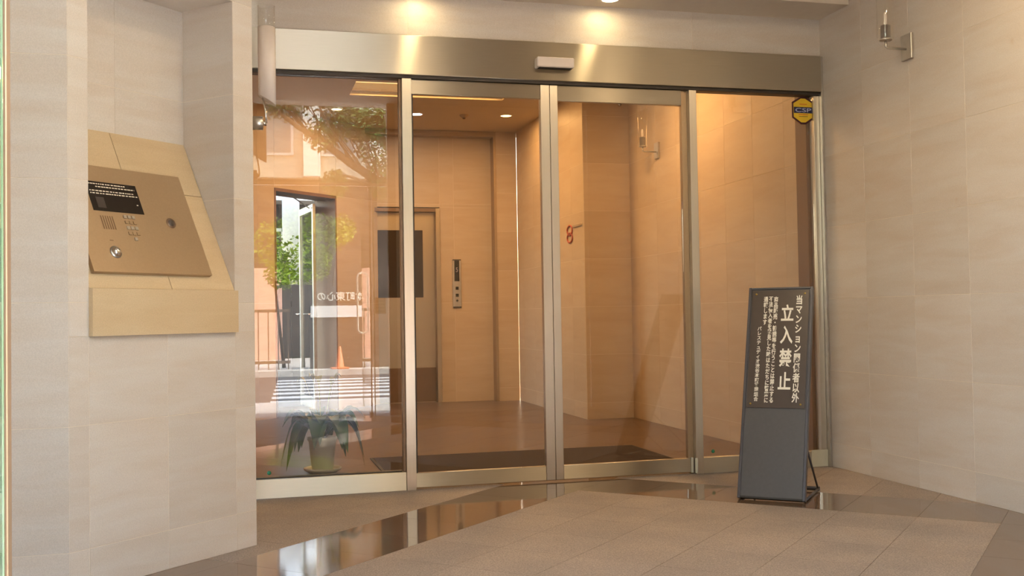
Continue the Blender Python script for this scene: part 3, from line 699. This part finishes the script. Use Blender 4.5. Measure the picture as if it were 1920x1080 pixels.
for zz in (1.375, 1.29): MB().bbox(2.537, 2.573, 12.477, 12.4818, zz-.019, zz+.019, .001).build('button', M['screen'], ep)
MB().lathe([(.014, 0), (.014, .004), (0, .004)], (2.555, 12.4818, 1.225), 16, (0,-1,0)).build('key_switch', M['screen'], ep)
MB().bbox(2.503, 2.607, 12.479, 12.4818, 1.140, 1.152, .001).build('end_trim', M['screen'], ep)
MB().bbox(2.503, 2.607, 12.479, 12.4818, 1.714, 1.725, .001).build('end_trim', M['screen'], ep)

# bracket with ring sign on the pier flank
bs = thing('ring_sign', 'small bright bracket with red rings on the lobby pier flank', 'sign', (3.29, 10.6, 1.8))
MB().bbox(3.2790, 3.2895, 9.84, 10.14, 1.915, 1.935, .001).build('bracket_plate', M['chrome'], bs)
for k in range(2):
    mb = MB(); zc = 1.895-.075*k; yc = 10.245
    mb.tube([(3.284, yc+.085*math.cos(a*math.pi/10), zc+.050*math.sin(a*math.pi/10)) for a in range(21)], .0085, 6, cap=False)
    mb.build('ring', M['red'], bs)

# ------------------------------------------------------------------ lobby mat
mt = thing('door_mat', 'dark brown door mat just inside the sliding doors', 'mat', (1.92, 7.15, 0))
MB().bbox(.93, 2.93, 6.53, 7.69, .0005, .011, .003).build('pile', M['mat'], mt)
for (a, b, c, d) in ((.91, .93, 6.51, 7.71), (2.93, 2.95, 6.51, 7.71), (.93, 2.93, 6.51, 6.53), (.93, 2.93, 7.69, 7.71)):
    MB().box(a, b, c, d, .0005, .008).build('rubber_edge', M['black'], mt)

# ------------------------------------------------------------------ potted plant
px, py = .527, 7.15
pp = thing('potted_plant', 'leafy green plant in a white pot behind the left glass panel', 'plant', (px, py, 0))
MB().lathe([(0, .001), (.085, .001), (.120, .020), (.126, .034), (.121, .036), (.112, .022), (.08, .010), (0, .010)], (px, py, 0), 36).build('saucer', M['pot'], pp)
MB().lathe([(0, .011), (.066, .011), (.070, .02), (.092, .215), (.099, .218), (.099, .238), (.092, .240), (.086, .236), (.084, .215), (0, .215)], (px, py, 0), 36).build('pot', M['pot'], pp)
MB().lathe([(.0838, .216), (.04, .222), (0, .224)], (px, py, 0), 24).build('soil', M['soil'], pp)
def leaf(ang, reach, rise, droop, width, ls, mat):
    d = Vector((math.cos(ang), math.sin(ang), 0)); sd_ = Vector((-d.y, d.x, 0)); c0 = Vector((px, py, .222))+d*.015
    N = 12; pts = []
    for i in range(N+1):
        t = i/N; pts.append(c0+d*(reach*t)+Vector((0, 0, rise*math.sin(min(t*1.7, 1.57))-droop*max(0, t-.45)**2*3.3)))
    mb = MB(); k = 0; rows = []
    for i, p in enumerate(pts):
        t = i/N
        if t < 1-ls: w = .0035
        else:
            s = (t-(1-ls))/ls; w = max(.0015, width*math.sin(math.pi*min(1, s**.75))**.9)
        tw = .35*w
        rows.append((p-sd_*w+Vector((0,0,tw)), p, p+sd_*w+Vector((0,0,tw))))
    for r in rows: mb.v += list(r)
    for i in range(N):
        a = i*3
        mb.f += [(a, a+1, a+4, a+3), (a+1, a+2, a+5, a+4)]; mb.sm += [True, True]
    o = mb.build('leaf', mat, pp); return o
Rp = random.Random(11)
for i in range(26):
    a = 2*math.pi*i/26*1.0+Rp.uniform(-.15, .15)*2; k = i % 3
    sd2 = abs(math.cos(a)); leaf(a, Rp.uniform(.13, .17)+.12*sd2, Rp.uniform(.13, .19) if k else Rp.uniform(.19, .24), Rp.uniform(.08, .14)+.24*sd2*(k != 0), Rp.uniform(.052, .070), Rp.uniform(.62, .75), M['leaf'])
for a, rc, rs in ((2.9, .15, .44), (.2, .12, .46), (3.6, .08, .47), (.9, .17, .43), (1.9, .06, .45)):
    leaf(a, rc, rs, .05, .030, .42, M['leaf_y'])

# ------------------------------------------------------------------ side doorway of the lobby (in the diagonal wall)
e45 = Vector((1, 1, 0))/S2; n45 = Vector((-1, 1, 0))/S2
def D(x, d, z): return Vector((x, x+10.9, 0))+n45*d+Vector((0, 0, z))
def dbox(mb, x0, x1, d0, d1, z0, z1):
    vs = [D(x, d, z) for z in (z0, z1) for (x, d) in ((x0, d0), (x1, d0), (x1, d1), (x0, d1))]
    return mb.add(vs, [(0,3,2,1),(4,5,6,7),(0,1,5,4),(1,2,6,5),(2,3,7,6),(3,0,4,7)])
sw = thing('window_3', 'dark lined side doorway in the diagonal lobby wall', None, tuple(D(.71, 0, 0)), kind='structure')
dbox(MB(), .3605, .375, -.005, .30, 0, 2.419).build('lining', M['wood'], sw)
dbox(MB(), 1.050, 1.0655, -.005, .30, 0, 2.419).build('lining', M['wood'], sw)
dbox(MB(), .376, 1.049, -.005, .30, 2.385, 2.419).build('lining', M['wood'], sw)
sdr = thing('door_3', 'open glazed aluminium door standing in the side doorway', None, (0.84, 11.94, 0), kind='structure')
h0 = Vector((.835, 11.98, 0)); h1 = Vector((.720, 12.72, 0)); ed = (h1-h0).normalized(); nd = Vector((-ed.y, ed.x, 0)); DL = (h1-h0).length
DM = frame(h0, ed, nd, (0,0,1))
MB().bbox(0, .05, 0, .035, .02, 2.33, .002, DM).build('stile', M['alu'], sdr)
MB().bbox(DL-.05, DL, 0, .035, .02, 2.33, .002, DM).build('stile', M['alu'], sdr)
MB().bbox(.0505, DL-.0505, 0, .035, 2.25, 2.33, .002, DM).build('top_rail', M['alu'], sdr)
MB().bbox(.0505, DL-.0505, 0, .035, .02, .14, .002, DM).build('bottom_rail', M['alu'], sdr)
MB().bbox(.0505, DL-.0505, .013, .020, .1405, 2.2495, .001, DM).build('glass_pane', M['glass_out'], sdr)
MB().tube([DM @ Vector((DL-.03, .036, 1.09)), DM @ Vector((DL-.03, .09, 1.09)), DM @ Vector((DL-.14, .09, 1.09))], .009, 8).build('lever_handle', M['chrome'], sdr)
MB().tube([DM @ Vector((.10, .05, 2.29)), D(.60, .06, 2.36), D(.45, .10, 2.36)], .007, 6).build('closer_arm', M['kick'], sdr)

# yard outside the side doorway
yd = struct('floor_yard', MB().box(-6, 2.9, 12.72, 24, -.16, -.02), M['asphalt'], 'concrete yard beyond the side doorway')
yb = thing('yard_building', 'parking deck with dark openings and white beams beyond the side doorway', 'building', (-.4, 21, 0))
MB().box(-4, 2.6, 20.6, 23, -.02, 1.9).build('lower_wall', M['bldg_dark'], yb)
MB().box(-4, 2.6, 21.6, 23, 1.9, 5.5).build('dark_deck', M['bldg_dark'], yb)
for z0_, z1_ in ((3.35, 3.75), (4.3, 5.3)): MB().box(-4, 2.6, 20.8, 21.55, z0_, z1_).build('beam', M['railwhite'], yb)
MB().box(.80, 1.12, 20.4, 20.59, -.02, 4.29).build('column', M['railwhite'], yb)
rl = thing('deck_railing', 'white railing before the dark parking deck', 'railing', (.2, 20.3, 1.9))
MB().box(-1.5, .78, 20.30, 20.34, 2.70, 2.76).build('top_rail', M['railwhite'], rl)
MB().box(-1.5, .78, 20.30, 20.34, 2.30, 2.34).build('bottom_rail', M['railwhite'], rl)
for i in range(16): MB().box(-1.48+i*.15, -1.455+i*.15, 20.305, 20.335, 2.34, 2.70).build('bar', M['railwhite'], rl)
MB().box(-1.6, .9, 20.28, 20.299, -.02, 2.30).build('solid_base', M['bldg_dark'], rl)

def foliage(name, parent, centers, count, size, mat, seed, flat=1.0):
    r = random.Random(seed); mb = MB()
    for _ in range(count):
        c, rad = centers[r.randrange(len(centers))]
        while True:
            v = Vector((r.uniform(-1, 1), r.uniform(-1, 1), r.uniform(-1, 1)))
            if .15 < v.length < 1: break
        p = Vector(c)+Vector((v.x*rad, v.y*rad*flat, v.z*rad)); s = size*r.uniform(.6, 1.3)
        a = Vector((r.gauss(0, 1), r.gauss(0, 1), r.gauss(0, .6))).normalized(); b = a.orthogonal().normalized()
        b = (b*math.cos(r.uniform(0, 6.28))+a.cross(b)*math.sin(r.uniform(0, 6.28))).normalized()
        k = len(mb.v); mb.v += [p-a*s, p-b*s*.42, p+a*s, p+b*s*.42]; mb.f.append((k, k+1, k+2, k+3)); mb.sm.append(False)
    o = mb.build(name, mat, parent); o['kind'] = 'stuff'; return o
yf = thing('yard_fence', 'dark brown board fence beyond the side doorway', 'fence', (0.2, 14.6, 0))
for i in range(16): MB().box(-1.4+i*.16, -1.243+i*.16, 14.58, 14.61, -.02, 1.50).build('board', M['bldg_dark'], yf)
for z_ in (.3, 1.2): MB().box(-1.4, 1.16, 14.615, 14.65, z_, z_+.08).build('rail', M['bldg_dark'], yf)
struct('yard_sun_blocker', MB().box(2.9, 3.1, 12.72, 20.5, -.1, 3.9), M['bldg'], 'unseen wall added beside the yard to block the sun')  # added out of view to keep side sun off the yard floor
struct('yard_shade_slab', MB().box(-6, 3.5, 12.72, 19.7, 3.9, 4.1), M['bldg'], 'unseen slab added over the yard to shade it')  # unseen slab, added to shade what shows through the doorway
yh = thing('yard_hedge', 'green hedge beyond the side doorway', 'hedge', (0.6, 18.6, 0))
MB().tube([(.7, 18.6, -.02), (.72, 18.6, .8), (.6, 18.6, 1.8)], [.05, .04, .02], 8).build('stem', M['bark'], yh)
foliage('foliage', yh, [((.1+i*.35, 18.6, 1.75+.28*(i % 2)), .55) for i in range(6)], 2600, .055, M['bleaf'], 5)

# ------------------------------------------------------------------ street entrance (open glass doors beside the camera)
fr = thing('window_4', 'street entrance glazing with transom and narrow side light', None, (.6, YF, 0), kind='structure')
frame_piece(fr, 'jamb', -.330, -.300, 1.33, 1.42, 0, 3.319, 'elev')
frame_piece(fr, 'jamb_trim', -.329, -.2805, 1.4205, 1.445, 0, 3.319, 'kick')
frame_piece(fr, 'jamb', 1.535, 1.619, 1.33, 1.42, 0, 3.319, 'kick')
frame_piece(fr, 'transom_bar', -.2995, 1.5345, 1.37, 1.41, 2.43, 2.462, 'alu')
frame_piece(fr, 'mullion', 1.372, 1.380, 1.37, 1.41, 0, 2.4295, 'glass_edge', .001)
MB().box(-.2995, 1.5345, 1.386, 1.396, 2.4625, 3.319).build('glass_pane', M['glass_out'], fr)
MB().box(1.3805, 1.5345, 1.386, 1.396, 0.002, 2.4295).build('glass_pane', M['glass_out'], fr)
npn = thing('notice_paper', 'small white notice on the entrance side light', 'notice', (1.44, 1.41, 1.08))
MB().box(1.386, 1.50, 1.3962, 1.3972, 1.075, 1.245).build('sheet', M['paper'], npn)
for k in range(4): MB().box(1.40, 1.485, 1.3973, 1.3976, 1.10+k*.035, 1.106+k*.035).build('print_line', M['ink'], npn)
def entrance_leaf(label, x, y0, y1):
    t = thing('entrance_door', label, 'door', (x, (y0+y1)/2, 0), 'glass entrance doors')
    MB().box(x-.005, x+.005, y0+.003, y1-.003, .03, 2.40).build('glass_pane', M['glass_out'], t)
    MB().box(x-.006, x+.006, y1-.0028, y1, .03, 2.40).build('glass_edge', M['glass_edge'], t)
    MB().box(x-.006, x+.006, y0, y0+.0028, .03, 2.40).build('glass_edge', M['glass_edge'], t)
    MB().bbox(x-.014, x+.014, y1-.10, y1, .002, .0295, .002).build('pivot_shoe', M['kick'], t)
    MB().bbox(x-.014, x+.014, y1-.10, y1, 2.4005, 2.427, .002).build('pivot_shoe', M['kick'], t)
    for s_ in (-1, 1):
        yy = y0+.07
        MB().tube([(x+s_*.0055, yy, .86), (x+s_*.045, yy, .875), (x+s_*.062, yy, .90), (x+s_*.062, yy, 1.50), (x+s_*.045, yy, 1.53), (x+s_*.0055, yy, 1.545)], .0105, 10).build('pull_handle', M['handle'], t)
entrance_leaf('right glass entrance door swung open to the street', 1.345, .58, 1.37)
entrance_leaf('left glass entrance door swung open beside the left image edge', -.2862, .58, 1.400)

# ------------------------------------------------------------------ street scene behind the camera
struct('floor_pavement', MB().box(-14, 16, -.95, 1.149, -.3, -.004), M['paving'], 'pavement outside the entrance')
road = struct('floor_road', MB().box(-30, 40, -9.0, -.951, -.4, -.12), M['asphalt'], 'asphalt road with a zebra crossing')
for i in range(8):
    y = -1.35-i*.86; x = .36+.045*i
    MB().prism([(x, y-.43, -.1185), (4.6, y-.43, -.1185), (4.6, y, -.1185), (x-.02, y, -.1185)], (0, 0, .001)).build('crossing_stripe', M['paint'], road)
struct('floor_far_pavement', MB().box(-30, 40, -15.9, -9.001, -.3, -.004), M['paving'], 'far pavement across the road')
bA = thing('street_building', 'pale apartment block across the street above a dark base', 'building', (2, -17, 0))
MB().box(-12, 22, -22, -16.6, 4.9, 12).build('upper_wall', M['bldg'], bA)
MB().box(-12, 22, -22, -16.9, 0, 4.895).build('base_wall', M['bldg_dark'], bA)
for i in range(9):
    for k in range(3):
        x = -4.6+i*1.7; z = 5.5+k*2.2
        f_ = MB().box(x, x+.95, -16.598, -16.52, z, z+1.3).build('window', M['railwhite'], bA)
        MB().box(x+.07, x+.88, -16.519, -16.51, z+.07, z+1.23).build('pane', M['winglass'], f_)
for x in (-.1, 1.7, 3.5): MB().box(x, x+.45, -16.5, -16.2, 4.9, 12).build('column', M['railwhite'], bA)
swl = tag(MB().box(-3.0, 1.05, -15.2, -15.0, 0, 2.35).build('salmon_wall', M['salmon']), 'salmon coloured garden wall across the street', 'wall')
fnc = thing('street_fence', 'dark barred fence on the far pavement', 'fence', (1.0, -9.6, 0))
MB().box(-2.5, 1.0, -9.63, -9.60, 1.18, 1.24).build('top_rail', M['bark'], fnc)
MB().box(-2.5, 1.0, -9.63, -9.60, .12, .18).build('bottom_rail', M['bark'], fnc)
for i in range(18): MB().box(-2.45+i*.2, -2.43+i*.2, -9.625, -9.605, .0, 1.2).build('bar', M['bark'], fnc)
bd = thing('street_signboard', 'low signboard with pale lettering above a white strip across the street', 'sign', (2.0, -9.7, 0))
MB().box(1.40, 3.1, -9.66, -9.62, .0, 1.70).build('panel', M['bldg_dark'], bd)
MB().box(1.42, 2.52, -9.618, -9.60, 1.06, 1.30).build('white_strip', M['railwhite'], bd)
lettering('本町東心の', .2, frame((2.05, -9.612, 1.50), (-1,0,0), (0,0,1), (0,1,0)), M['paper'], bd, fit=(.98, .19), depth=.002, bold=.003)
cn = thing('traffic_cone', 'orange traffic cone on the far pavement', 'cone', (1.98, -9.3, 0))
MB().lathe([(.13, .03), (.09, .04), (.03, .44), (.02, .46), (0, .46)], (1.98, -9.3, 0), 20).build('body', M['cone'], cn)
MB().bbox(1.80, 2.16, -9.48, -9.12, 0, .03, .004).build('base', M['cone'], cn)

tr = thing('street_tree', 'large spreading tree across the street with bare lower limbs', 'tree', (4.4, -9.9, 0))
MB().tube([(4.4, -9.9, 0), (4.3, -9.85, 1.6), (4.15, -9.8, 2.9), (4.3, -9.8, 4.4), (4.1, -9.9, 6.2)], [.24, .20, .17, .13, .07], 12).build('trunk', M['bark'], tr)
def limb(pts, r0_, r1_): 
    n = len(pts); MB().tube(pts, [r0_+(r1_-r0_)*i/(n-1) for i in range(n)], 8).build('branch', M['bark'], tr)
limb([(4.2, -9.82, 3.0), (3.4, -9.75, 3.45), (2.75, -9.65, 4.0), (2.2, -9.6, 4.35), (1.65, -9.5, 4.75), (1.2, -9.45, 5.0), (.72, -9.4, 5.35)], .13, .035)
limb([(3.4, -9.75, 3.45), (2.9, -9.6, 3.75), (2.3, -9.45, 3.98), (1.9, -9.4, 4.05)], .06, .02)
limb([(4.2, -9.8, 4.0), (3.2, -9.8, 4.6), (2.55, -9.8, 5.25), (2.1, -9.8, 5.9), (1.7, -9.8, 6.6)], .11, .04)
rt_ = random.Random(3)
for i in range(22):
    x = rt_.uniform(.6, 3.2); z = 5.4-(x-.72)*.66+rt_.uniform(-.1, .1)+.05
    dx = -rt_.uniform(.3, .8)
    limb([(x, -9.5, z), (x+dx*.5, -9.45+rt_.uniform(-.2, .2), z+.45), (x+dx, -9.4+rt_.uniform(-.4, .4), z+rt_.uniform(.7, 1.1))], .018, .006)
cs = [((2.95, -9.7, 4.75), .62), ((3.05, -9.6, 4.1), .45), ((2.7, -9.8, 5.4), .7), ((3.3, -9.6, 5.0), .7), ((1.9, -9.7, 5.7), .5), ((1.0, -9.6, 5.6), .5), ((3.0, -9.6, 3.8), .35), ((1.95, -9.5, 3.85), .30), ((3.6, -9.8, 6.0), 1.1), ((1.7, -9.6, 4.9), .4), ((.5, -9.5, 5.6), .45)]
cs += [((.9+.45*k, -9.45, 5.75-.22*k+.25*(k % 3)), .38) for k in range(6)]
foliage('foliage', tr, cs, 11000, .055, M['tleaf'], 9)
bu = thing('street_bush', 'yellow green leafy shrub on the far pavement behind the fence', 'shrub', (1.3, -10.3, 0))
for dx in (-.4, 0, .45): MB().tube([(1.3+dx, -10.3, 0), (1.3+dx*1.3, -10.3, 1.2), (1.3+dx*1.6, -10.3, 2.4)], [.04, .03, .015], 8).build('stem', M['bark'], bu)
foliage('foliage', bu, [((.75, -10.2, 2.6), .55), ((1.2, -10.3, 2.9), .55), ((1.25, -10.2, 2.3), .55), ((1.7, -10.3, 2.8), .5), ((2.1, -10.3, 2.95), .35), ((.85, -10.2, 2.0), .35), ((1.6, -10.2, 2.2), .35)], 4200, .055, M['bleaf'], 21)
